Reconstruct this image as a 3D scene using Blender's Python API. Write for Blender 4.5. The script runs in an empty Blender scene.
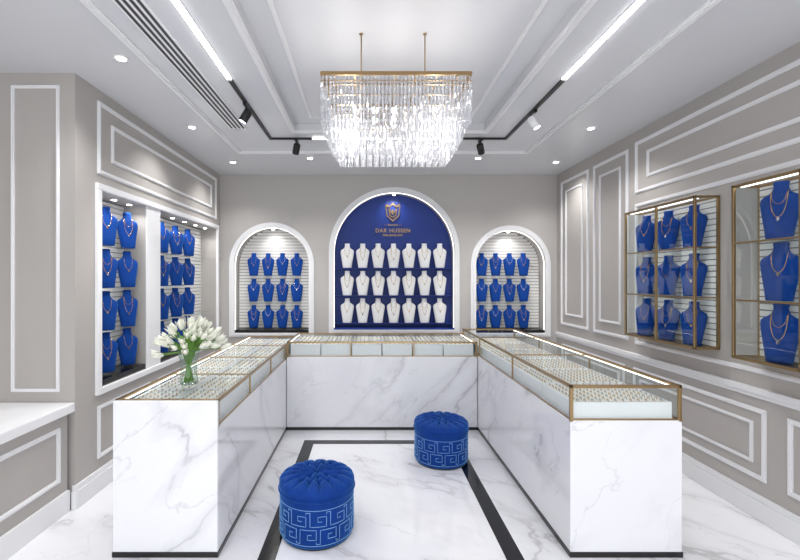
import bpy, math, random
from mathutils import Vector, Matrix
random.seed(4)
sc = bpy.context.scene
F=430.0; CX=368.0; CY=279.0; H=1.65; CEIL=3.13
YB=6.116; XL=-2.105; XR=2.69; YP=3.09; XLL=-3.1; YF=-1.3
# ------------------------------------------------------------ materials
def lin(c):
    r=[]
    for v in c[:3]:
        v=v/255.0
        r.append(v/12.92 if v<=0.04045 else ((v+0.055)/1.055)**2.4)
    return (*r,1.0)
def pmat(name,col,rough=0.5,metal=0.0,var=0.04,scale=6.0,bump=0.0,bscale=200.0,sheen=0.0,spec=0.5,emit=None,estr=0.0,coat=0.0):
    m=bpy.data.materials.new(name); m.use_nodes=True
    nt=m.node_tree; b=nt.nodes['Principled BSDF']
    c=lin(col)
    tc=nt.nodes.new('ShaderNodeTexCoord')
    n=nt.nodes.new('ShaderNodeTexNoise'); n.inputs['Scale'].default_value=scale; n.inputs['Detail'].default_value=3
    nt.links.new(tc.outputs['Object'],n.inputs['Vector'])
    mx=nt.nodes.new('ShaderNodeMix'); mx.data_type='RGBA'
    mx.inputs['A'].default_value=(c[0]*(1-var),c[1]*(1-var),c[2]*(1-var),1)
    mx.inputs['B'].default_value=(min(1,c[0]*(1+var)),min(1,c[1]*(1+var)),min(1,c[2]*(1+var)),1)
    nt.links.new(n.outputs['Fac'],mx.inputs['Factor'])
    nt.links.new(mx.outputs['Result'],b.inputs['Base Color'])
    b.inputs['Roughness'].default_value=rough; b.inputs['Metallic'].default_value=metal
    b.inputs['Specular IOR Level'].default_value=spec
    if sheen: 
        b.inputs['Sheen Weight'].default_value=sheen; b.inputs['Sheen Roughness'].default_value=0.4
        b.inputs['Sheen Tint'].default_value=(0.15,0.55,1,1)
    if coat: b.inputs['Coat Weight'].default_value=coat
    if emit:
        b.inputs['Emission Color'].default_value=lin(emit); b.inputs['Emission Strength'].default_value=estr
    if bump:
        n2=nt.nodes.new('ShaderNodeTexNoise'); n2.inputs['Scale'].default_value=bscale
        nt.links.new(tc.outputs['Object'],n2.inputs['Vector'])
        bp=nt.nodes.new('ShaderNodeBump'); bp.inputs['Strength'].default_value=bump; bp.inputs['Distance'].default_value=0.002
        nt.links.new(n2.outputs['Fac'],bp.inputs['Height']); nt.links.new(bp.outputs['Normal'],b.inputs['Normal'])
    return m
def marble(name,base,vein,rough,sc1=0.8,width=0.03,rot=(0.3,0.5,0.8),amp=1.0,seed=0,scl=(1.0,1.0,2.6)):
    m=bpy.data.materials.new(name); m.use_nodes=True
    nt=m.node_tree; b=nt.nodes['Principled BSDF']; L=nt.links.new; N=nt.nodes.new
    tc=N('ShaderNodeTexCoord'); mp0=N('ShaderNodeMapping'); mp0.inputs['Rotation'].default_value=rot
    mp=N('ShaderNodeMapping')
    mp.inputs['Scale'].default_value=scl; mp.inputs['Location'].default_value=(seed,seed*.7,0)
    L(tc.outputs['Object'],mp0.inputs['Vector']); L(mp0.outputs['Vector'],mp.inputs['Vector'])
    def ridge(scale,w,dist):
        n=N('ShaderNodeTexNoise'); n.inputs['Scale'].default_value=scale; n.inputs['Detail'].default_value=6
        n.inputs['Roughness'].default_value=0.5; n.inputs['Distortion'].default_value=dist
        L(mp.outputs['Vector'],n.inputs['Vector'])
        s=N('ShaderNodeMath'); s.operation='SUBTRACT'; s.inputs[1].default_value=0.5; L(n.outputs['Fac'],s.inputs[0])
        a=N('ShaderNodeMath'); a.operation='ABSOLUTE'; L(s.outputs[0],a.inputs[0])
        r=N('ShaderNodeMapRange'); r.inputs['From Min'].default_value=0; r.inputs['From Max'].default_value=w
        r.inputs['To Min'].default_value=1; r.inputs['To Max'].default_value=0; r.interpolation_type='SMOOTHSTEP'
        L(a.outputs[0],r.inputs['Value']); return r.outputs['Result']
    v1=ridge(sc1,width,0.3); v2=ridge(sc1*2.3,width*0.8,0.3); v3=ridge(sc1,width*5,0.3)
    msk=N('ShaderNodeTexNoise'); msk.inputs['Scale'].default_value=1.3; L(mp.outputs['Vector'],msk.inputs['Vector'])
    mr=N('ShaderNodeMapRange'); mr.inputs['From Min'].default_value=0.42; mr.inputs['From Max'].default_value=0.6
    L(msk.outputs['Fac'],mr.inputs['Value'])
    mr2=N('ShaderNodeMapRange'); mr2.inputs['From Min'].default_value=0.6; mr2.inputs['From Max'].default_value=0.4; mr2.inputs['To Min'].default_value=.15
    L(msk.outputs['Fac'],mr2.inputs['Value'])
    def mul(a,bv):
        q=N('ShaderNodeMath'); q.operation='MULTIPLY'
        L(a,q.inputs[0])
        if isinstance(bv,float): q.inputs[1].default_value=bv
        else: L(bv,q.inputs[1])
        return q.outputs[0]
    def add(a,c):
        q=N('ShaderNodeMath'); q.operation='ADD'; q.use_clamp=True; L(a,q.inputs[0]); L(c,q.inputs[1]); return q.outputs[0]
    v=add(add(mul(mul(v1,mr2.outputs['Result']),0.6*amp),mul(mul(v2,mr.outputs['Result']),0.35*amp)),mul(v3,0.2*amp))
    mx=N('ShaderNodeMix'); mx.data_type='RGBA'; mx.inputs['A'].default_value=lin(base); mx.inputs['B'].default_value=lin(vein)
    L(v,mx.inputs['Factor']); L(mx.outputs['Result'],b.inputs['Base Color'])
    b.inputs['Roughness'].default_value=rough
    return m
def emis(name,col,s):
    m=bpy.data.materials.new(name); m.use_nodes=True; nt=m.node_tree; nt.nodes.clear()
    e=nt.nodes.new('ShaderNodeEmission'); o=nt.nodes.new('ShaderNodeOutputMaterial')
    e.inputs[0].default_value=lin(col); e.inputs[1].default_value=s
    nt.links.new(e.outputs[0],o.inputs[0]); return m
def glassm(name,tint=(252,254,254),base=0.012,top=0.13):
    m=bpy.data.materials.new(name); m.use_nodes=True; nt=m.node_tree; nt.nodes.clear(); N=nt.nodes.new; L=nt.links.new
    t=N('ShaderNodeBsdfTransparent'); t.inputs[0].default_value=lin(tint)
    g=N('ShaderNodeBsdfGlossy'); g.inputs['Roughness'].default_value=0.02
    lw=N('ShaderNodeLayerWeight'); lw.inputs['Blend'].default_value=0.25
    mr=N('ShaderNodeMapRange'); mr.inputs['To Min'].default_value=base; mr.inputs['To Max'].default_value=top
    L(lw.outputs['Fresnel'],mr.inputs['Value'])
    mx=N('ShaderNodeMixShader'); L(mr.outputs['Result'],mx.inputs[0]); L(t.outputs[0],mx.inputs[1]); L(g.outputs[0],mx.inputs[2])
    o=N('ShaderNodeOutputMaterial'); L(mx.outputs[0],o.inputs[0]); return m
def crystalm(name):
    m=bpy.data.materials.new(name); m.use_nodes=True; nt=m.node_tree; nt.nodes.clear(); N=nt.nodes.new; L=nt.links.new
    g=N('ShaderNodeBsdfGlossy'); g.inputs['Roughness'].default_value=0.07; g.inputs[0].default_value=(.95,.96,.98,1)
    t=N('ShaderNodeBsdfTranslucent'); t.inputs[0].default_value=(0.92,0.92,0.95,1)
    tr=N('ShaderNodeBsdfTransparent')
    a=N('ShaderNodeMixShader'); a.inputs[0].default_value=0.25; L(g.outputs[0],a.inputs[1]); L(t.outputs[0],a.inputs[2])
    b=N('ShaderNodeMixShader'); b.inputs[0].default_value=0.4; L(a.outputs[0],b.inputs[1]); L(tr.outputs[0],b.inputs[2])
    o=N('ShaderNodeOutputMaterial'); L(b.outputs[0],o.inputs[0]); return m
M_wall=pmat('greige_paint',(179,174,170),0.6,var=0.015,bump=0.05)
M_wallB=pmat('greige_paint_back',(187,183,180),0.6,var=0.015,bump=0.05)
M_trim=pmat('white_trim_paint',(234,234,236),0.4,var=0.01)
M_ceil=pmat('ceiling_satin_paint',(215,216,220),0.26,var=0.01,scale=2)
M_white=pmat('white_lacquer',(240,240,242),0.35,var=0.01)
M_slat=pmat('slatwall_white',(233,231,228),0.5,var=0.01)
M_gap=pmat('slatwall_groove',(145,141,137),0.7,var=0.02)
M_floor=marble('floor_marble',(233,233,237),(160,157,160),0.05,sc1=0.55,width=0.011,rot=(0.0,0.0,0.7),amp=0.75,scl=(1,2.0,1))
M_marb=marble('counter_marble',(238,238,242),(165,165,172),0.12,sc1=0.5,width=0.011,rot=(0.75,0.65,0.3),seed=5.3,amp=0.75,scl=(1,1,2.6))
M_black=pmat('black_granite',(22,22,24),0.12,var=0.1)
M_blackm=pmat('black_metal',(18,18,18),0.4,var=0.05)
M_gold=pmat('brushed_brass',(168,142,104),0.3,metal=1.0,var=0.04)
M_goldj=pmat('jewellery_gold',(226,186,118),0.25,metal=1.0)
M_ringg=pmat('ring_gold',(176,138,84),0.35,metal=0.6)
M_rings=pmat('ring_silver',(150,148,148),0.3,metal=0.7)
M_silver=pmat('jewellery_silver',(225,225,228),0.2,metal=1.0)
M_cream=pmat('cream_suede',(238,233,225),0.8,var=0.03)
M_velvet=pmat('blue_velvet',(2,58,138),0.75,sheen=0.35,var=0.18,scale=25,bump=0.15,spec=0.2)
M_velvet2=pmat('blue_velvet_pouf',(2,52,132),0.7,sheen=0.5,var=0.3,scale=14,bump=0.2,spec=0.2)
M_thread=pmat('pale_blue_braid',(120,165,212),0.5)
M_wbust=pmat('white_leatherette',(246,246,246),0.5,var=0.01)
M_bluep=pmat('blue_niche_panel',(5,46,132),0.5,var=0.05,bump=0.05)
M_led=emis('led_diffuser',(253,253,252),15.0)
M_ledw=emis('led_niche',(255,250,244),2.4)
M_caseglow=emis('added_case_glow',(255,252,246),3.5)  # emission of the strips added inside the counter cases
M_bulb=emis('bulb_glow',(255,244,228),8.0)
M_glass=glassm('clear_glass')
M_glassv=glassm('vase_glass',(240,248,244),0.05,0.4)
M_crys=crystalm('crystal')
M_green=pmat('tulip_stem_green',(104,150,62),0.5,var=0.15)
M_petal=pmat('white_petal',(246,246,234),0.5,var=0.03)
M_dark=pmat('vent_void',(70,71,73),0.7)
# ------------------------------------------------------------ builder
class MB:
    def __init__(s): s.v=[]; s.f=[]; s.mi=[]; s.sm=[]; s.mats=[]
    def mid(s,m):
        if m not in s.mats: s.mats.append(m)
        return s.mats.index(m)
    def add(s,vs,fs,m,smooth=False,T=None):
        o=len(s.v); k=s.mid(m)
        s.v.extend([tuple(T@Vector(p)) for p in vs] if T is not None else [tuple(p) for p in vs])
        for f in fs: s.f.append([i+o for i in f]); s.mi.append(k); s.sm.append(smooth)
    def box(s,x0,x1,y0,y1,z0,z1,m,T=None):
        x0,x1=min(x0,x1),max(x0,x1); y0,y1=min(y0,y1),max(y0,y1); z0,z1=min(z0,z1),max(z0,z1)
        vs=[(x0,y0,z0),(x1,y0,z0),(x1,y1,z0),(x0,y1,z0),(x0,y0,z1),(x1,y0,z1),(x1,y1,z1),(x0,y1,z1)]
        s.add(vs,[(0,3,2,1),(4,5,6,7),(0,1,5,4),(1,2,6,5),(2,3,7,6),(3,0,4,7)],m,False,T)
    def lathe(s,prof,m,seg=24,T=None,smooth=True,cap=True):
        vs=[];fs=[]
        for r,z in prof:
            for i in range(seg):
                a=2*math.pi*i/seg; vs.append((r*math.cos(a),r*math.sin(a),z))
        for j in range(len(prof)-1):
            for i in range(seg):
                k=(i+1)%seg; fs.append((j*seg+i,j*seg+k,(j+1)*seg+k,(j+1)*seg+i))
        if cap:
            fs.append(tuple(reversed(range(seg)))); n=(len(prof)-1)*seg; fs.append(tuple(range(n,n+seg)))
        s.add(vs,fs,m,smooth,T)
    def tube(s,pts,r,m,seg=8,closed=False,T=None):
        P=[Vector(p) for p in pts]; n=len(P); vs=[];fs=[]; up=None
        for i in range(n):
            a=P[(i-1)%n] if (closed or i>0) else P[i]; b=P[(i+1)%n] if (closed or i<n-1) else P[i]
            t=(b-a); 
            if t.length<1e-9: t=Vector((0,0,1))
            t.normalize()
            if up is None:
                up=Vector((0,0,1)) if abs(t.z)<0.9 else Vector((1,0,0))
            u=up-t*up.dot(t)
            if u.length<1e-6: u=t.orthogonal()
            u.normalize(); w=t.cross(u); up=u
            rr=r[i] if isinstance(r,(list,tuple)) else r
            for k in range(seg):
                an=2*math.pi*k/seg; vs.append(P[i]+u*(rr*math.cos(an))+w*(rr*math.sin(an)))
        for i in range(n if closed else n-1):
            j=(i+1)%n
            for k in range(seg):
                l=(k+1)%seg; fs.append((i*seg+k,i*seg+l,j*seg+l,j*seg+k))
        if not closed:
            fs.append(tuple(reversed(range(seg)))); fs.append(tuple(range((n-1)*seg,n*seg)))
        s.add(vs,fs,m,True,T)
    def mesh(s,name):
        me=bpy.data.meshes.new(name); me.from_pydata(s.v,[],s.f)
        for m in s.mats: me.materials.append(m)
        me.polygons.foreach_set('material_index',s.mi); me.polygons.foreach_set('use_smooth',s.sm); me.update()
        return me
    def obj(s,name,parent=None,bevel=0,loc=None):
        me=s.mesh(name)
        o=bpy.data.objects.new(name,me); sc.collection.objects.link(o)
        if bevel:
            b=o.modifiers.new('b','BEVEL'); b.width=bevel; b.segments=2; b.limit_method='ANGLE'
        if parent: setp(o,parent)
        return o
def setp(o,p):
    o.parent=p; o.matrix_parent_inverse=Matrix.Translation(-p.location)
def empty(name,loc):
    e=bpy.data.objects.new(name,None); e.location=loc; e.empty_display_size=0.1; sc.collection.objects.link(e); return e
def inst(name,me,loc,rz,parent,scl=1.0):
    o=bpy.data.objects.new(name,me); o.location=loc; o.rotation_euler=(0,0,rz); o.scale=(scl,)*3
    sc.collection.objects.link(o); setp(o,parent); return o
def plate(name,outs,t,fn,mat,parent=None):
    cu=bpy.data.curves.new(name,'CURVE'); cu.dimensions='2D'; cu.fill_mode='BOTH'; cu.extrude=t/2
    for o in outs:
        sp=cu.splines.new('POLY'); sp.points.add(len(o)-1)
        for i,(a,b) in enumerate(o): sp.points[i].co=(a,b,0,1)
        sp.use_cyclic_u=True
    ob=bpy.data.objects.new(name+'_tmp',cu); sc.collection.objects.link(ob)
    dg=bpy.context.evaluated_depsgraph_get(); dg.update()
    me=bpy.data.meshes.new_from_object(ob.evaluated_get(dg)); me.name=name
    bpy.data.objects.remove(ob)
    for v in me.vertices: v.co=Vector(fn(v.co.x,v.co.y,v.co.z+t/2))
    me.materials.clear(); me.materials.append(mat)
    for p in me.polygons: p.use_smooth=False; p.material_index=0
    o=bpy.data.objects.new(name,me); sc.collection.objects.link(o)
    if parent: setp(o,parent)
    return o
def arch(cx,r,zb,zt,seg=40):
    zs=zt-r
    pts=[(cx-r,zb),(cx+r,zb)]
    for i in range(seg+1):
        a=math.pi*i/seg; pts.append((cx+r*math.cos(a),zs+r*math.sin(a)))
    return pts
def rect(a0,a1,b0,b1): return [(a0,b0),(a1,b0),(a1,b1),(a0,b1)]
backfn=lambda u,v,d:(u,YB+d,v)
backfnF=lambda u,v,d:(u,YB-d,v)
leftfn=lambda u,v,d:(XL-d,u,v)
# ------------------------------------------------------------ room shell
NC=(0.37,0.86,0.925,2.885)
NL=(-1.366,0.535,0.88,2.385)
NR=(2.02,0.50,0.88,2.345)
WT=0.30
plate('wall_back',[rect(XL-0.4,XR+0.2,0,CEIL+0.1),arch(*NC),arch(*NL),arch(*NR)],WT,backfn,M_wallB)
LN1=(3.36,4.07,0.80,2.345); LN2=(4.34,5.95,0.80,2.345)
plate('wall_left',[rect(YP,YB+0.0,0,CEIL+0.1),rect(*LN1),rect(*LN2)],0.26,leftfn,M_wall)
b=MB(); b.box(XLL,XL-0.26,YP+0.0,YP+0.12,0,CEIL+0.1,M_wall); b.obj('wall_return')
b=MB(); b.box(XLL-0.12,XLL,YF,YP+0.12,0,CEIL+0.1,M_wall); b.obj('wall_left_recess')
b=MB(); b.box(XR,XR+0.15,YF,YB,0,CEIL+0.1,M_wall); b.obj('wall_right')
b=MB(); b.box(XLL-0.12,XR+0.15,YF,YB+0.3,-0.1,0,M_floor); b.obj('floor')
TR=(-0.72,1.16,0.2,4.28)
plate('ceiling',[rect(XLL-0.12,XR+0.15,YF,YB+0.3),rect(*TR)],0.07,lambda u,v,d:(u,v,CEIL+d),M_ceil)
b=MB(); b.box(XLL-0.12,XR+0.15,YF,YB+0.3,CEIL+0.071,CEIL+0.15,M_ceil); b.obj('ceiling_tray')
tn=[0]
def trimname():
    tn[0]+=1; return 'trim_%d'%tn[0]
def mframe(bd,fn,a0,a1,b0,b1,w=0.03,d=0.016):
    def bar(u0,u1,v0,v1,dd):
        p=fn(u0,v0,0); q=fn(u1,v1,dd); bd.box(p[0],q[0],p[1],q[1],p[2],q[2],M_trim)
    for (ww,dd,off) in ((w,d*0.55,0),(w*0.5,d,w*0.25)):
        o=off
        bar(a0+o,a1-o,b0+o,b0+o+ww,dd); bar(a0+o,a1-o,b1-o-ww,b1-o,dd)
        bar(a0+o,a0+o+ww,b0+o+ww,b1-o-ww,dd); bar(a1-o-ww,a1-o,b0+o+ww,b1-o-ww,dd)
cf=lambda u,v,d:(u,v,CEIL-d)
b=MB(); mframe(b,cf,-1.52,1.86,0.0,5.02,w=0.05,d=0.025); b.obj(trimname())
b=MB(); mframe(b,cf,TR[0]-0.05,TR[1]+0.05,TR[2]-0.05,TR[3]+0.05,w=0.05,d=0.02); b.obj(trimname())
cf2=lambda u,v,d:(u,v,CEIL+0.071-d)
b=MB(); mframe(b,cf2,TR[0]+0.16,TR[1]-0.16,TR[2]+0.16,TR[3]-0.16,w=0.03,d=0.012); b.obj(trimname())
lf=lambda u,v,d:(XL+d,u,v)
b=MB(); mframe(b,lf,3.34,5.95,2.47,3.04,w=0.035); mframe(b,lf,3.52,5.77,2.60,2.91,w=0.03); b.obj(trimname())
b=MB(); mframe(b,lf,3.34,4.15,0.25,0.66); mframe(b,lf,4.3,5.9,0.25,0.66); b.obj(trimname())
b=MB(); 
def lbar(y0,y1,z0,z1,d=0.03): b.box(XL,XL+d,y0,y1,z0,z1,M_white)
lbar(3.31,6.0,2.345,2.395); lbar(3.31,6.0,0.75,0.80); lbar(3.31,3.36,0.80,2.345); lbar(5.95,6.0,0.80,2.345); lbar(4.07,4.34,0.80,2.345,0.012)
b.obj(trimname(),bevel=0.004)
rf=lambda u,v,d:(u,YP-d,v)
b=MB(); mframe(b,rf,-2.56,-2.215,0.84,3.04,w=0.022); b.obj(trimname())
gf=lambda u,v,d:(XR-d,u,v)
b=MB(); mframe(b,gf,1.1,4.32,2.50,3.02,w=0.035); mframe(b,gf,1.28,4.14,2.63,2.89,w=0.03); b.obj(trimname())
b=MB(); mframe(b,gf,5.24,5.98,1.02,2.99,w=0.035); mframe(b,gf,5.38,5.84,1.16,2.85,w=0.025); b.obj(trimname())
b=MB(); mframe(b,gf,4.44,5.12,1.02,2.99,w=0.035); mframe(b,gf,4.57,4.99,1.16,2.85,w=0.025); b.obj(trimname())
b=MB(); mframe(b,gf,0.9,4.32,1.0,2.40,w=0.035); b.obj(trimname())
b=MB(); b.box(XR-0.03,XR,YF,YB,0.86,0.905,M_trim); b.box(XR-0.016,XR,YF,YB,0.83,0.86,M_trim); b.obj(trimname(),bevel=0.006)
b=MB()
for y0,y1 in ((4.5,5.95),(2.9,4.35),(1.3,2.75),(-0.3,1.15)):
    mframe(b,gf,y0,y1,0.27,0.76,w=0.032); mframe(b,gf,y0+.1,y1-.1,0.37,0.66,w=0.022)
b.obj(trimname())
def basebd(name,x0,x1,y0,y1,nx,ny):
    b=MB(); b.box(x0,x1,y0,y1,0.0,0.13,M_trim); b.box(x0+max(0,-nx)*0.008,x1-max(0,nx)*0.008,y0+max(0,-ny)*.008,y1-max(0,ny)*.008,0.13,0.17,M_trim); b.obj(name,bevel=0.003)
basebd('baseboard_right',XR-0.022,XR,YF,YB,-1,0)
basebd('baseboard_left',XL,XL+0.022,YP,YB,1,0)
basebd('baseboard_back',XL+0.022,XR-0.022,YB-0.022,YB,0,-1)
basebd('baseboard_return',-2.12,XL+0.022,YP-0.022,YP,0,-1)
b=MB()
def inl(x0,x1,y0,y1): b.box(x0,x1,y0,y1,0.0,0.0015,M_black)
inl(-0.65,-0.545,0.9,4.40); inl(0.815,0.92,0.9,4.40); inl(-0.545,0.815,4.30,4.40); inl(-0.545,0.815,0.9,1.0)
b.obj('floor_border_inlay')
# ------------------------------------------------------------ niches
def slats_back(bd,fn,wfun,z0,z1,pitch=0.045):
    z=z0
    while z<z1-0.005:
        zt=min(z+pitch-0.009,z1); a,c=wfun((z+zt)/2)
        if c-a>0.03:
            p=fn(a,z,0); q=fn(c,zt,0.014); bd.box(p[0],q[0],p[1],q[1],p[2],q[2],M_slat)
        z+=pitch
def spotlamp(parent,loc,en,ang,d=(0,0,-1),col=(1,.988,.972),soft=.03):
    l=bpy.data.lights.new('lamp_beam','SPOT'); l.energy=en; l.spot_size=math.radians(ang); l.spot_blend=.9; l.shadow_soft_size=soft; l.color=col
    o=bpy.data.objects.new('beam',l); o.location=loc; o.rotation_euler=(-Vector(d)).to_track_quat('Z','Y').to_euler(); sc.collection.objects.link(o); setp(o,parent)
def arched(N,kind,depth):
    cx,r,zb,zt=N; e=empty('arched_display_niche',(cx,YB,zb))
    m=M_bluep if kind=='c' else M_gap
    plate('arch_surround',[arch(cx,r+0.065,zb-0.045,zt+0.065),arch(cx,r-0.003,zb,zt-0.003)],0.035,backfnF,M_trim,e)
    plate('arch_inner_bead',[arch(cx,r+0.03,zb-0.02,zt+0.03),arch(cx,r-0.006,zb+0.004,zt-0.006)],0.05,backfnF,M_trim,e)
    plate('back_panel',[arch(cx,r+0.004,zb-0.004,zt+0.004)],0.02,lambda u,v,d:(u,YB+depth+d,v),m,e)
    pts=[(cx-r+0.006,YB+0.03,zb+0.01)]
    for i in range(41):
        a=math.pi-math.pi*i/40; pts.append((cx+(r-0.006)*math.cos(a),YB+0.03,zt-r+(r-0.006)*math.sin(a)))
    pts.append((cx+r-0.006,YB+0.03,zb+0.01))
    b=MB(); b.tube(pts,0.006,M_ledw,seg=6); b.obj('led_strip',e)
    b=MB(); T=Matrix.Translation((cx,YB+.08,zt-.022)); b.lathe([(.03,0),(.03,.015)],M_white,18,T); b.lathe([(.022,-.003),(.022,-.0005)],M_led,18,T); b.obj('puck_light',e)  # centre arch has this puck; in the side arches it is added for brightness
    spotlamp(e,(cx,YB+.06,zt-.035),11 if kind=='c' else 7,140,(0,0.12,-1))
    if kind!='c':
        b=MB()
        def wf(z):
            zs=zt-r
            h=r if z<zs else math.sqrt(max(0,r*r-(z-zs)**2))
            return cx-h+0.01,cx+h-0.01
        slats_back(b,lambda u,v,d:(u,YB+depth-d,v),wf,zb+0.06,zt-0.02); b.obj('slat_lining',e)
        b=MB(); b.box(cx-r+0.004,cx+r-0.004,YB+0.0,YB+depth,zb,zb+0.045,M_black); b.obj('plinth',e,bevel=0.003)
    return e
eC=arched(NC,'c',0.2); eL=arched(NL,'s',0.22); eR=arched(NR,'s',0.22)
PROF=[(0,.058,.028),(.006,.062,.032),(.06,.069,.034),(.12,.079,.036),(.18,.089,.037),(.215,.094,.036),(.238,.092,.034),(.254,.080,.032),(.266,.060,.030),(.278,.045,.028),(.295,.037,.027),(.315,.034,.026),(.332,.037,.027),(.340,.036,.026),(.343,.026,.018)]
def interp(z):
    for i in range(len(PROF)-1):
        if PROF[i][0]<=z<=PROF[i+1][0]:
            t=(z-PROF[i][0])/(PROF[i+1][0]-PROF[i][0]); return (PROF[i][1]*(1-t)+PROF[i+1][1]*t, PROF[i][2]*(1-t)+PROF[i+1][2]*t)
    return PROF[-1][1:]
def bust(name,mat,style):
    b=MB(); seg=20; vs=[];fs=[]
    for z,hw,hd in PROF:
        for i in range(seg):
            a=2*math.pi*i/seg; c,s=math.cos(a),math.sin(a)
            x=hw*math.copysign(abs(c)**0.8,c); y=hd*math.copysign(abs(s)**0.9,s)*(1.0 if s<0 else 0.45)
            vs.append((x,y+z*0.12-0.01,z))
    n=len(PROF)
    for j in range(n-1):
        for i in range(seg):
            k=(i+1)%seg; fs.append((j*seg+i,j*seg+k,(j+1)*seg+k,(j+1)*seg+i))
    fs.append(tuple(reversed(range(seg)))); fs.append(tuple(range((n-1)*seg,n*seg)))
    b.add(vs,fs,mat,True)
    b.box(-.05,.05,0.0,.055,0,.006,mat)
    b.add([(-.012,.05,.004),(.012,.05,.004),(.012,.035,.2),(-.012,.035,.2),(-.012,.056,.004),(.012,.056,.004),(.012,.041,.2),(-.012,.041,.2)],[(0,1,2,3),(4,7,6,5),(0,4,5,1),(1,5,6,2),(2,6,7,3),(3,7,4,0)],mat)
    def chain(xs,zs,zb,r,m):
        pts=[]
        for i in range(25):
            t=-1+2*i/24; x=xs*math.sin(t*math.pi/2); z=zb+(zs-zb)*(abs(t)**2.0)
            hw,hd=interp(z); q=min(0.98,abs(x)/hw); y=-hd*(1-q**2.3)**0.5+z*0.12-0.01-0.003
            pts.append((x,y,z))
        b.tube(pts,r,m,seg=5)
        return min(pts,key=lambda p:p[2])
    def pend(p,s,m):
        x,y,z=p; z-=s*0.9
        T=Matrix.Translation((x,y-0.002,z))
        b.add([(s*.7,0,0),(-s*.7,0,0),(0,0,s),(0,0,-s*1.2),(0,-s*.5,0),(0,s*.5,0)],[(0,2,4),(2,1,4),(1,3,4),(3,0,4),(2,0,5),(1,2,5),(3,1,5),(0,3,5)],m,False,T)
    if style==0: pend(chain(.036,.286,.165,.0017,M_goldj),.011,M_goldj)
    elif style==1:
        pend(chain(.038,.282,.13,.0020,M_goldj),.013,M_silver); chain(.035,.29,.205,.0014,M_goldj)
    elif style==2:
        p=chain(.040,.278,.19,.0028,M_silver); pend(p,.012,M_silver)
    return b.mesh(name)
BB=[bust('blue_bust_%d'%i,M_velvet,i) for i in range(3)]
WB=[bust('white_bust_%d'%i,M_wbust,i) for i in range(3)]
for r,z in enumerate((1.81,1.415,1.02)):
    for c in range(7):
        inst('necklace_bust',WB[(c+r)%2],(-0.33+c*0.223+0.03,YB+0.09,z),0,eC,1.03)
b=MB()
for z in (1.81,1.415,1.02): b.box(NC[0]-NC[1]+0.002,NC[0]+NC[1]-0.002,YB+0.045,YB+0.2,z-0.012,z,M_bluep)
b.box(NC[0]-NC[1]+0.002,NC[0]+NC[1]-0.002,YB+0.0,YB+0.2,NC[2],NC[2]+0.03,M_bluep)
b.obj('shelves',eC)
for (x0,dx,N,en) in ((-1.655,0.208,NL,eL),(1.645,0.202,NR,eR)):
    for r,z in enumerate((1.70,1.325,0.945)):
        for c in range(4):
            inst('necklace_bust',BB[(c+2*r)%3],(x0+c*dx,YB+0.11,z),0.15 if N is NL else -0.2,en,0.95)
    b=MB()
    for z in (1.70,1.325,0.945): b.box(N[0]-N[1]+0.012,N[0]+N[1]-0.012,YB+0.06,YB+0.205,z-0.008,z,M_glass)
    b.obj('shelves',en)
e=empty('wall_display_niche',(XL-.1,4.6,.8))
b=MB()
for (y0,y1,z0,z1) in (LN1,LN2):
    b.box(XL-0.25,XL-0.22,y0-.004,y1+.004,z0-.004,z1+.004,M_gap)
    slats_back(b,lambda u,v,d:(XL-0.22+d,u,v),lambda z:(y0,y1),z0+0.06,z1-0.02)
    b.box(XL-0.22,XL+0.0,y0+.002,y1-.002,z0,z0+0.05,M_black)
b.obj('slat_lining',e)
b=MB()
for (y0,y1,z0,z1) in (LN1,LN2):
    n=3 if y1-y0<1 else 5
    for i in range(n):
        yy=y0+(i+.5)*(y1-y0)/n
        b.lathe([(0.028,0),(0.028,0.008)],M_white,16,Matrix.Translation((XL-0.09,yy,z1-0.012)))
        b.lathe([(0.021,0),(0.021,0.003)],M_led,16,Matrix.Translation((XL-0.09,yy,z1-0.016)))
        spotlamp(e,(XL-.06,yy,z1-.02),5,130)
b.obj('niche_lights',e)
b=MB()
rows=(1.93,1.575,1.22,0.87)
for z in rows:
    for (y0,y1) in ((3.40,4.05),(4.38,5.90)): b.box(XL-0.2,XL-0.03,y0,y1,z-0.006,z,M_glass)
for r,z in enumerate(rows):
    for c,yy in enumerate((3.61,3.93)): inst('necklace_bust',BB[(c+r)%2],(XL-0.09,yy,z),math.radians(46),e,0.96)
    for c,yy in enumerate((4.58,4.92,5.26)): inst('necklace_bust',BB[(c+r)%2],(XL-0.09,yy,z),math.radians(50),e,0.96)
b.obj('glass_shelves',e)
# logo sign
eS=empty('brass_wall_sign',(0.37,YB+.19,2.5))
sx=0.365; sz=2.63; sy=YB+0.2; K=.92
def sg(outs,nm): plate(nm,[[(a*K,c*K) for a,c in o] for o in outs],0.015,lambda u,v,d:(sx+u,sy-d,sz+v),M_gold,eS)
sg([[(-.12,.10),(-.10,.13),(-.05,.10),(0,.15),(.05,.10),(.10,.13),(.12,.10),(.10,-.06),(0,-.15),(-.10,-.06)],
    [(-.104,.09),(-.05,.075),(0,.12),(.05,.075),(.104,.09),(.086,-.052),(0,-.128),(-.086,-.052)]],'crest_shield')
sg([[(-.07,.06),(-.05,.05),(0,-.02),(.05,.05),(.07,.06),(.055,-.05),(0,-.09),(-.055,-.05)],[(-.05,.02),(0,-.045),(.05,.02),(.041,-.042),(0,-.074),(-.041,-.042)]],'crest_emblem')
sg([[(0,.05),(.018,.02),(0,-.01),(-.018,.02)]],'crest_diamond')
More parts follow.
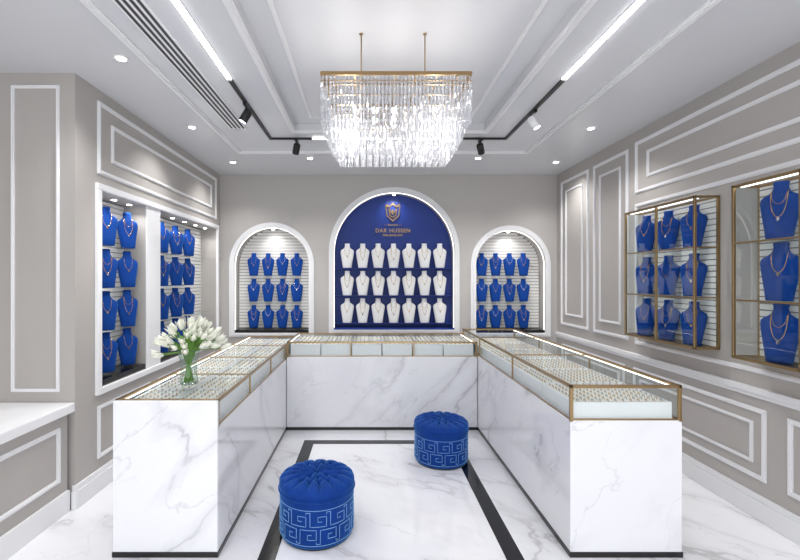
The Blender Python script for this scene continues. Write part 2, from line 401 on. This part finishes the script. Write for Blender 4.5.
def text(s,size,z,nm):
    cu=bpy.data.curves.new(nm,'FONT'); cu.body=s; cu.size=size; cu.align_x='CENTER'; cu.extrude=0.005; cu.space_character=1.15; cu.offset=0.0008
    o=bpy.data.objects.new(nm,cu); o.location=(sx,sy-0.008,z); o.rotation_euler=(math.pi/2,0,0); cu.materials.append(M_gold)
    sc.collection.objects.link(o); setp(o,eS)
text('DAR HUSSEN',0.078,2.335,'name_lettering'); text('FINE JEWELLERY',0.036,2.28,'subtitle_lettering'); text('— MAISON —',0.036,2.43,'top_lettering')
# ------------------------------------------------------------ glass wall cabinets
def cabinet(y0,y1,z0,z1,cols,nv,bs):
    xf=2.50; xb=XR-0.002; t=0.009
    e=empty('wall_display_cabinet',(XR-.1,(y0+y1)/2,z0))
    b=MB()
    def bar(xa,xc,ya,yc,za,zc): b.box(xa-t,xc+t,ya-t,yc+t,za-t,zc+t,M_gold)
    for y in (y0,y1):
        bar(xf,xf,y,y,z0,z1); bar(xb-t,xb-t,y,y,z0,z1)
        for z in (z0,z1): bar(xf,xb-t,y,y,z,z)
    for z in (z0,z1): bar(xf,xf,y0,y1,z,z); bar(xb-t,xb-t,y0,y1,z,z)
    for k in range(nv):
        y=y0+(k+1)*(y1-y0)/(nv+1); bar(xf,xf,y,y,z0,z1)
    h=(z1-z0)/3
    for k in (1,2):
        t=0.006; bar(xf,xf,y0,y1,z0+k*h,z0+k*h); bar(xf,xb,y0,y0,z0+k*h,z0+k*h); t=0.009
    b.box(xf-.006,xb,y0-.006,y1+.006,z0-.012,z0+.004,M_gold)
    b.obj('brass_frame',e,bevel=0.002)
    b=MB(); b.box(xb-0.012,xb,y0,y1,z0,z1,M_gap)
    slats_back(b,lambda u,v,d:(xb-0.012-d*.5,u,v),lambda z:(y0+.01,y1-.01),z0+.01,z1-.01)
    b.box(xf+.03,xf+.045,y0+.02,y1-.02,z1-.012,z1-.004,M_ledw)
    b.obj('back_panel',e)
    b=MB()
    for k in (1,2): b.box(xf+.006,xb-.02,y0+.006,y1-.006,z0+k*h-.004,z0+k*h+.004,M_glass)
    b.box(xf-.001,xf+.001,y0,y1,z0,z1,M_glass)
    b.box(xf,xb,y0-.001,y0+.001,z0,z1,M_glass); b.box(xf,xb,y1-.001,y1+.001,z0,z1,M_glass)
    b.obj('glass_panes',e)
    for r in range(3):
        for c in range(cols):
            y=y0+(c+.5)*(y1-y0)/cols
            inst('necklace_bust',BB[(r+c)%2],(2.595,y,z0+r*h+.006),math.radians(-58),e,bs)
cabinet(3.29,4.17,1.12,2.28,3,1,1.0)
cabinet(2.02,2.94,1.12,2.28,2,1,1.08)
# ------------------------------------------------------------ counters
def ringmesh(bd,x,y,z,m,r=0.011,ax=0):
    N1,N2=8,3; vs=[];fs=[]
    for i in range(N1):
        a=2*math.pi*i/N1
        for j in range(N2):
            q=2*math.pi*j/N2; rr=r+0.0025*math.cos(q)
            p=(rr*math.cos(a),0.0025*math.sin(q),rr*math.sin(a))
            if ax: p=(p[1],p[0],p[2])
            vs.append((x+p[0],y+p[1],z+p[2]))
    for i in range(N1):
        for j in range(N2):
            k=(i+1)%N1;l=(j+1)%N2; fs.append((i*N2+j,k*N2+j,k*N2+l,i*N2+l))
    bd.add(vs,fs,m,True)
def trays(x0,x1,y0,y1,zb,zt,tx,ty,parent,pitch=0.046):
    b=MB(); nx=max(1,round((x1-x0)/tx)); ny=max(1,round((y1-y0)/ty)); g=0.006
    for i in range(nx):
        for j in range(ny):
            a0=x0+i*(x1-x0)/nx+g; a1=x0+(i+1)*(x1-x0)/nx-g; c0=y0+j*(y1-y0)/ny+g; c1=y0+(j+1)*(y1-y0)/ny-g
            b.box(a0,a1,c0,c1,zb,zt-0.012,M_white)
            for (p0,p1,q0,q1) in ((a0,a1,c0,c0+.012),(a0,a1,c1-.012,c1),(a0,a0+.012,c0+.012,c1-.012),(a1-.012,a1,c0+.012,c1-.012)): b.box(p0,p1,q0,q1,zt-.012,zt+.004,M_white)
            n=int((c1-c0-.026)/pitch); st=(c1-c0-.026)/n
            for k in range(n):
                yc=c0+.013+(k+.5)*st; h=st*0.46; vs=[]; 
                for xx in (a0+.012,a1-.012):
                    for q in range(6):
                        an=math.pi*q/5; vs.append((xx,yc-h*math.cos(an),zt-.012+0.013*math.sin(an)))
                b.add(vs,[(q,q+1,q+7,q+6) for q in range(5)]+[(0,1,2,3,4,5),(11,10,9,8,7,6)],M_cream,True)
                m=int((a1-a0-.03)/0.044); sx_=(a1-a0-.03)/m
                for q in range(m):
                    ringmesh(b,a0+.015+(q+.5)*sx_,yc,zt+.003,M_ringg if random.random()<.55 else M_rings,ax=1)
    b.obj('ring_trays',parent)
def counter(name,x0,x1,y0,y1,zb,zt,tz,endpanel,posts,tsize):
    e=empty(name,((x0+x1)/2,(y0+y1)/2,0))
    b=MB(); b.box(x0,x1,y0,y1,0.03,zb,M_marb); 
    if endpanel: b.box(x0,x1,y0-0.02,y0,0.03,zt-.004,M_marb)
    b.obj('marble_base',e,bevel=0.003)
    b=MB(); b.box(x0-.004,x1+.004,y0-.024 if endpanel else y0-.004,y1,0,0.03,M_black); b.obj('plinth',e)
    b=MB(); t=0.009
    def bar(xa,xc,ya,yc,za,zc,t=t): b.box(xa-t,xc+t,ya-t,yc+t,za-t,zc+t,M_gold)
    X0,X1,Y0,Y1=x0+t,x1-t,y0+t,y1-t
    for X in (X0,X1): bar(X,X,Y0,Y1,zt-t,zt-t); bar(X,X,Y0,Y1,zb+.004,zb+.004,.005)
    for Y in (Y0,Y1): bar(X0,X1,Y,Y,zt-t,zt-t); bar(X0,X1,Y,Y,zb+.004,zb+.004,.005)
    for X in (X0,X1):
        for Y in (Y0,Y1): bar(X,X,Y,Y,zb,zt-t)
    for (ax,p) in posts:
        if ax=='y':
            bar(X0,X1,p,p,zt-.005,zt-.005,.004)
            for X in (X0,X1): bar(X,X,p,p,zb,zt-t,.006)
        else:
            bar(p,p,Y0,Y1,zt-.005,zt-.005,.004)
            for Y in (Y0,Y1): bar(p,p,Y,Y,zb,zt-t,.006)
    b.obj('brass_frame',e,bevel=0.0015)
    b=MB(); b.box(X0,X1,Y0,Y1,zt-.008,zt-.002,M_glass)
    b.box(X0-.002,X0+.001,Y0,Y1,zb+.01,zt-.02,M_glass); b.box(X1-.001,X1+.002,Y0,Y1,zb+.01,zt-.02,M_glass)
    b.box(X0,X1,Y0-.002,Y0+.001,zb+.01,zt-.02,M_glass)
    b.obj('glass_case',e)
    b=MB(); b.box(X0+.012,X0+.018,Y0+.02,Y1-.02,zt-.022,zt-.016,M_caseglow); b.box(X1-.018,X1-.012,Y0+.02,Y1-.02,zt-.022,zt-.016,M_caseglow); b.obj('added_glow_strips',e)  # glowing strips added to brighten the trays under the glass
    trays(x0+.03,x1-.03,y0+.03,y1-.03,zb+.002,tz,tsize[0],tsize[1],e)
    return e
counter('jewellery_display_counter',-1.513,-0.892,2.57,5.46,0.77,0.93,0.892,True,[('y',3.28),('y',3.99),('y',4.70)],(0.28,0.36))
counter('jewellery_display_counter',1.20,1.863,2.55,5.46,0.81,1.02,0.905,False,[('y',3.6),('y',4.66)],(0.60,0.50))
counter('jewellery_display_counter',-0.887,1.195,4.70,5.46,0.80,0.965,0.925,False,[('x',-0.19),('x',0.50)],(0.345,0.34))
# ------------------------------------------------------------ low ledge cabinet at left
e=empty('low_ledge_cabinet',(-2.6,2.0,0))
b=MB(); b.box(XLL+.002,-2.14,0.2,YP-.03,0.0,0.70,M_wall); b.box(-2.14,-2.12,0.2,YP-.03,0,0.15,M_trim); b.obj('cabinet_body',e)
b=MB(); b.box(XLL+.002,-2.10,0.16,YP-.005,0.70,0.765,M_white); b.obj('top_slab',e,bevel=0.006)
b=MB(); zf=lambda u,v,d:(-2.14+d,u,v)
for y0,y1 in ((2.25,2.98),(1.3,2.1),(.35,1.15)): mframe(b,zf,y0,y1,0.24,0.62,w=0.03)
b.obj('panel_moulding',e)
# ------------------------------------------------------------ poufs
def pouf(cx,cy,rot):
    R=0.24; zr=0.345
    e=empty('tufted_pouf',(cx,cy,0)); b=MB()
    btn=[(0,0)]; r1=.075; r2=.145
    A1=[(r1*math.cos(math.pi/4*i),r1*math.sin(math.pi/4*i)) for i in range(8)]
    A2=[(r2*math.cos(math.pi/8*i+math.pi/8),r2*math.sin(math.pi/8*i+math.pi/8)) for i in range(16)]
    A3=[(R*math.cos(math.pi/16*i),R*math.sin(math.pi/16*i)) for i in range(32)]
    segs=[((0,0),p) for p in A1]
    for i in range(8):
        for j in ((2*i-1)%16,(2*i)%16,(2*i-2)%16): segs.append((A1[i],A2[j]))
    for i in range(16):
        segs.append((A2[i],A3[(2*i+2)%32]))
    btn+=A1+A2
    def ds(p,s):
        (ax,ay),(bx,by)=s; dx,dy=bx-ax,by-ay; t=max(0,min(1,((p[0]-ax)*dx+(p[1]-ay)*dy)/(dx*dx+dy*dy)))
        return math.hypot(p[0]-ax-t*dx,p[1]-ay-t*dy)
    seg=160; nr=50; vs=[];fs=[]
    for j in range(nr+1):
        u=j/nr; r=R*1.0*u
        for i in range(seg):
            a=2*math.pi*i/seg; x,y=r*math.cos(a),r*math.sin(a)
            z=zr+0.056*math.sqrt(max(0,1-u**3.2))
            d=min(math.hypot(x-q[0],y-q[1]) for q in btn); s=min(ds((x,y),q) for q in segs)
            fade=min(1,(1-u)*5+0.2)
            z-=(0.026*math.exp(-(d/.016)**2)+0.024*math.exp(-(s/.010)**1.2))*fade
            rr=1.0 if u<0.85 else 1.0+0.02*math.sin((u-.85)/.15*math.pi/2)
            vs.append((x*rr,y*rr,z))
    for j in range(nr):
        for i in range(seg):
            k=(i+1)%seg; fs.append((j*seg+i,j*seg+k,(j+1)*seg+k,(j+1)*seg+i))
    b.add(vs,fs,M_velvet2,True)
    for q in btn: b.lathe([(0.008,-.004),(0.008,0),(0.004,.004)],M_velvet2,10,Matrix.Translation((q[0],q[1],zr+0.056*math.sqrt(1-(math.hypot(*q)/R)**3.2)-.044)))
    b.lathe([(R*.9,0.012),(R*.97,0.014),(R*.995,0.03),(R*1.0,.09),(R*1.0,.28),(R*1.02,.32),(R*1.02,zr)],M_velvet2,96)
    b.lathe([(R*.93,0),(R*.93,0.014)],M_blackm,48)
    b.tube([(R*1.02*math.cos(2*math.pi*i/64),R*1.02*math.sin(2*math.pi*i/64),0.30) for i in range(64)],0.007,M_velvet2,8,True)
    b.obj('upholstery',e)
    b=MB(); rs=R*1.004; n=12; w=2*math.pi/n
    def cyl(pts,closed=False,r=.0021):
        P=[]; m=len(pts)
        for i in range(m if closed else m-1):
            (a0,z0),(a1,z1)=pts[i],pts[(i+1)%m]; st=max(1,int(abs(a1-a0)/0.06))
            for q in range(st): 
                t=q/st; P.append((a0+(a1-a0)*t,z0+(z1-z0)*t))
        if not closed: P.append(pts[-1])
        b.tube([(rs*math.cos(a),rs*math.sin(a),z) for a,z in P],r,M_thread,5,closed)
    for (z0,v,sgn,off) in ((0.05,0.021,1,0),(0.238,0.021,-1,0.5)):
        for i in range(n):
            a=(i+off)*w; u=w/5; Z=lambda k:z0+sgn*k*v
            cyl([(a,Z(0)),(a,Z(4)),(a+4*u,Z(4)),(a+4*u,Z(1.2)),(a+1.9*u,Z(1.2)),(a+1.9*u,Z(2.6)),(a+2.9*u,Z(2.6))])
            cyl([(a,Z(0)),(a-1*u,Z(0)),(a-1*u,Z(0.6))])
    for zz in (0.038,0.250): cyl([(w*i/4,zz) for i in range(4*n)],True,.002)
    b.obj('greek_key_braid',e)
    for o in e.children: o.rotation_euler=(0,0,rot); o.location=(cx,cy,0)
pouf(-0.335,2.83,0.2); pouf(0.667,3.93,0.5)
# ------------------------------------------------------------ vase with tulips
vx,vy,vz=-1.225,2.94,0.932
e=empty('tulip_vase',(vx,vy,vz))
b=MB(); T=Matrix.Translation((vx,vy,vz))
b.lathe([(.045,0),(.055,.004),(.058,.03),(.050,.09),(.052,.15),(.068,.215),(.072,.235)],M_glassv,32,T,cap=False)
b.lathe([(.02,0.001),(.055,.003),(.052,.012),(.02,.013)],M_glassv,32,T,cap=True)
for i in range(16):
    a=2*math.pi*i/16
    b.tube([(vx+r*math.cos(a),vy+r*math.sin(a),vz+z) for r,z in ((.057,.01),(.059,.03),(.051,.09),(.053,.15),(.069,.215))],.0012,M_glassv,5)
b.tube([(vx+.072*math.cos(a*math.pi/16),vy+.072*math.sin(a*math.pi/16),vz+.235) for a in range(32)],.002,M_glassv,6,True)
b.obj('glass_vase',e)
bs=MB(); bp=MB()
for i in range(60):
    a=i*2.39996+random.uniform(-.3,.3); q=math.sqrt((i+.5)/60); rr=0.205*q
    top=Vector((vx+.015+rr*math.cos(a),vy+rr*math.sin(a)*.9,vz+0.385-0.15*q*q+random.uniform(-.03,.03)))
    neck=Vector((vx+.045*q*math.cos(a),vy+.045*q*math.sin(a),vz+.225)); bot=Vector((vx-.03*math.cos(a),vy-.03*math.sin(a),vz+.018))
    pts=[]
    for k in range(13):
        t=k/12
        if t<.5: p=bot.lerp(neck,t*2)
        else:
            s=(t-.5)*2; c=Vector((neck.x+(top.x-neck.x)*.35,neck.y+(top.y-neck.y)*.35,neck.z+(top.z-neck.z)*.75))
            p=neck*(1-s)**2+c*2*s*(1-s)+top*s*s
        pts.append(p)
    bs.tube(pts,.0032,M_green,6)
    d=(pts[-1]-pts[-3]).normalized(); d=(d+Vector((0,0,.2))).normalized(); R_=d.to_track_quat('Z','Y').to_matrix().to_4x4(); T=Matrix.Translation(top)@R_
    L=random.uniform(.052,.070)
    bp.lathe([(.003,-.002),(.010,.006),(.0150,L*.35),(.0140,L*.6),(.009,L*.85),(.0015,L)],M_petal,10,T)
    for k in range(3):
        an=k*2.1+a; vs=[];
        for j in range(6):
            t=j/5; w_=.013*math.sin(math.pi*min(.97,t*.85+.12)); rad=.0148*math.sin(math.pi*(.2+.45*t))+.010*t*t*t
            for s in (-1,0,1):
                vs.append(((rad+(0 if s else .003))*math.cos(an)-s*w_*math.sin(an),(rad+(0 if s else .003))*math.sin(an)+s*w_*math.cos(an),t*L*1.08))
        bp.add(vs,[(j*3+s,j*3+s+1,j*3+s+4,j*3+s+3) for j in range(5) for s in (0,1)],M_petal,True,T)
for i in range(18):
    a=random.random()*6.28; R0=random.uniform(.10,.19); vs=[]; 
    for j in range(9):
        t=j/8; r=.03+R0*t; z=vz+.2+.17*math.sin(t*math.pi*.62)-.03*t; w_=.013*math.sin(math.pi*(.12+.86*t))
        for s in (-1,0,1): vs.append((vx+r*math.cos(a)-s*w_*math.sin(a),vy+r*math.sin(a)+s*w_*math.cos(a),z-(0.004 if s==0 else 0)))
    bs.add(vs,[(j*3+s,j*3+s+1,j*3+s+4,j*3+s+3) for j in range(8) for s in (0,1)],M_green,True)
bs.obj('stems_and_leaves',e); bp.obj('tulip_blooms',e)
# ------------------------------------------------------------ chandelier
ccx,ccy=0.163,2.72
e=empty('crystal_chandelier',(ccx,ccy,2.84))
b=MB()
def rod(hx,hy,z,t=.006,m=M_gold):
    b.box(ccx-hx,ccx+hx,ccy-hy-t,ccy-hy+t,z-t,z+t,m); b.box(ccx-hx,ccx+hx,ccy+hy-t,ccy+hy+t,z-t,z+t,m)
    b.box(ccx-hx-t,ccx-hx+t,ccy-hy,ccy+hy,z-t,z+t,m); b.box(ccx+hx-t,ccx+hx+t,ccy-hy,ccy+hy,z-t,z+t,m)
ZT=2.835
tiers=[(.435,.23,ZT,2.56),(.415,.205,2.79,2.515),(.395,.18,2.74,2.47),(.37,.155,2.69,2.43),(.345,.13,2.64,2.39)]
for hx,hy,zt,zb in tiers: rod(hx,hy,zt,.004)
rod(.435,.23,ZT+.01,.006); rod(.435,.23,ZT-.035,.003)
for k in range(-3,4): b.box(ccx+k*.12-.004,ccx+k*.12+.004,ccy-.23,ccy+.23,ZT+.003,ZT+.011,M_gold)
for X in (-0.043,0.36):
    b.tube([(X,ccy,ZT+.01),(X,ccy,CEIL+.071)],.004,M_gold,10); b.lathe([(.012,0),(.013,.006)],M_gold,20,Matrix.Translation((X,ccy,CEIL+.064)))
for (hx,hy,zt,zb) in tiers[1:]:
    for sx_ in (-1,1):
        for sy_ in (-1,1): b.tube([(ccx+sx_*hx,ccy+sy_*hy,zt),(ccx+sx_*hx,ccy+sy_*hy,ZT+.005)],.003,M_gold,6)
b.obj('brass_frame',e)
b=MB()
def prism(x,y,z0,z1,r):
    b.lathe([(r*.5,z0),(r,z0+(z1-z0)*.08),(r,z1-(z1-z0)*.08),(r*.3,z1)],M_crys,6,Matrix.Translation((x,y,0))@Matrix.Rotation(random.random()*1.0,4,'Z'),smooth=False)
for ti,(hx,hy,zt,zb) in enumerate(tiers):
    P=[]; st=.0215
    n=int(2*hx/st); P+=[(ccx-hx+(i+.5)*2*hx/n,ccy+s*hy) for i in range(n) for s in (-1,1)]
    n=int(2*hy/st); P+=[(ccx+s*hx,ccy-hy+(i+.5)*2*hy/n) for i in range(n) for s in (-1,1)]
    Lh=zt-.008-zb; nseg=4; sg_=Lh/nseg
    for x,y in P:
        z=zt-.008
        for k in range(nseg):
            b.lathe([(.0015,z-.010),(.0055,z-.005),(.0015,z)],M_crys,5,Matrix.Translation((x,y,0)),smooth=False)
            prism(x,y,z-sg_+.001,z-.011,.0068); z-=sg_
for i in range(16):
    for j in range(6):
        x=ccx-.322+i*.0429; y=ccy-.11+j*.044; prism(x,y,2.39,2.445,.008)
b.obj('crystal_strands',e)
b=MB()
for i in range(5):
    for s in (-1,1):
        T=Matrix.Translation((ccx-.24+i*.12,ccy+s*.08,2.68))
        b.lathe([(.004,-.02),(.016,-.008),(.02,.006),(.013,.02),(.003,.03)],M_bulb,12,T)
b.obj('bulbs',e)
for X in (-.12,.43):
    l=bpy.data.lights.new('chandelier_lamp','POINT'); l.energy=6; l.shadow_soft_size=.06; l.color=(1,.975,.95)
    o=bpy.data.objects.new('lamp_glow',l); o.location=(X,ccy,2.62); sc.collection.objects.link(o); setp(o,e)
# ------------------------------------------------------------ ceiling lights
def led(x0,x1,y0,y1):
    b=MB(); b.box(x0-.006,x1+.006,y0,y1,CEIL-.006,CEIL-.0005,M_white); b.box(x0,x1,y0+.004,y1-.004,CEIL-.012,CEIL-.006,M_led); b.obj('linear_ceiling_light')
led(-1.036,-1.004,-0.6,3.17); led(1.427,1.459,-0.6,3.17); led(-0.58,0.93,4.495,4.525)
b=MB()
for (x0,x1,y0,y1) in ((-1.035,-1.005,3.18,4.525),(1.428,1.458,3.18,4.525),(-1.005,-0.59,4.495,4.525),(0.94,1.428,4.495,4.525)):
    b.box(x0,x1,y0,y1,CEIL-.018,CEIL-.0005,M_blackm)
b.obj('lighting_track')
def spot(x,y,tx,ty,mat):
    e=empty('track_spotlight',(x,y,CEIL-.03)); b=MB()
    b.box(x-.014,x+.014,y-.05,y+.05,CEIL-.04,CEIL-.018,M_blackm)
    b.tube([(x,y,CEIL-.04),(x,y,CEIL-.085)],.007,mat,8)
    d=Vector((tx-x,ty-y,-1.6)).normalized(); R_=(-d).to_track_quat('Z','Y').to_matrix().to_4x4(); T=Matrix.Translation((x,y,CEIL-.11))@R_
    b.lathe([(.032,-.060),(.036,-.056),(.036,.04),(.028,.05),(.006,.055)],mat,24,T)
    b.lathe([(.027,-.062),(.027,-.0605)],M_led,20,T)
    b.obj('lamp_head',e)
    spotlamp(e,Vector((x,y,CEIL-.11))+d*.075,58,62,d,(1,.98,.955))
spot(-1.02,3.60,-2.0,3.6,M_blackm); spot(-0.75,4.51,-1.3,5.7,M_blackm); spot(1.18,4.51,1.9,5.7,M_blackm); spot(1.443,3.75,2.3,3.6,M_white)
def down(x,y,en,z=CEIL):
    e=empty('recessed_downlight',(x,y,z)); b=MB()
    b.lathe([(.042,-.005),(.05,-.003),(.05,-.0005)],M_trim,28,Matrix.Translation((x,y,z))); b.lathe([(.03,-.008),(.03,-.0052)],M_led,24,Matrix.Translation((x,y,z)))
    b.obj('fixture',e); spotlamp(e,(x,y,z-.02),en,125,soft=.05)
for (px,py) in ((121,58),(192,127),(233,162),(556,162),(591,128),(310,158),(478,158)):
    y=F*(CEIL-H)/(CY-py); down((px-CX)*y/F,y,54)
for (x,y) in ((-1.9,1.3),(2.2,1.6),(-0.4,0.1),(0.9,0.1),(2.2,0.2),(-1.9,0.2)): down(x,y,58)  # extra downlights outside the view, added to light the room
# air slot diffuser
b=MB(); b.box(-1.35,-1.19,0.4,4.22,CEIL-.008,CEIL-.0005,M_white)
for k in range(4): b.box(-1.337+k*.038,-1.337+k*.038+.019,0.42,4.20,CEIL-.010,CEIL-.008,M_dark)
b.obj('air_slot_diffuser')
for (x,y) in ((-0.35,1.9),(0.9,1.75)):
    b=MB(); b.lathe([(.05,-.012),(.06,-.006),(.06,0)],M_white,24,Matrix.Translation((x,y,CEIL+.07))); b.obj('ceiling_speaker')
w=bpy.data.worlds.new('World'); sc.world=w; w.use_nodes=True
w.node_tree.nodes['Background'].inputs[0].default_value=(0.94,0.97,1.0,1); w.node_tree.nodes['Background'].inputs[1].default_value=2.05  # added fill: background light floods in through the open front end
cd=bpy.data.cameras.new('camera'); cd.sensor_width=36; cd.lens=F/800*36; cd.shift_x=(400-CX)/800; cd.shift_y=-(280-CY)/800; cd.clip_start=.05
co=bpy.data.objects.new('camera',cd); co.location=(0,0,H); co.rotation_euler=(math.pi/2,0,0); sc.collection.objects.link(co); sc.camera=co
sc.view_settings.view_transform='Standard'
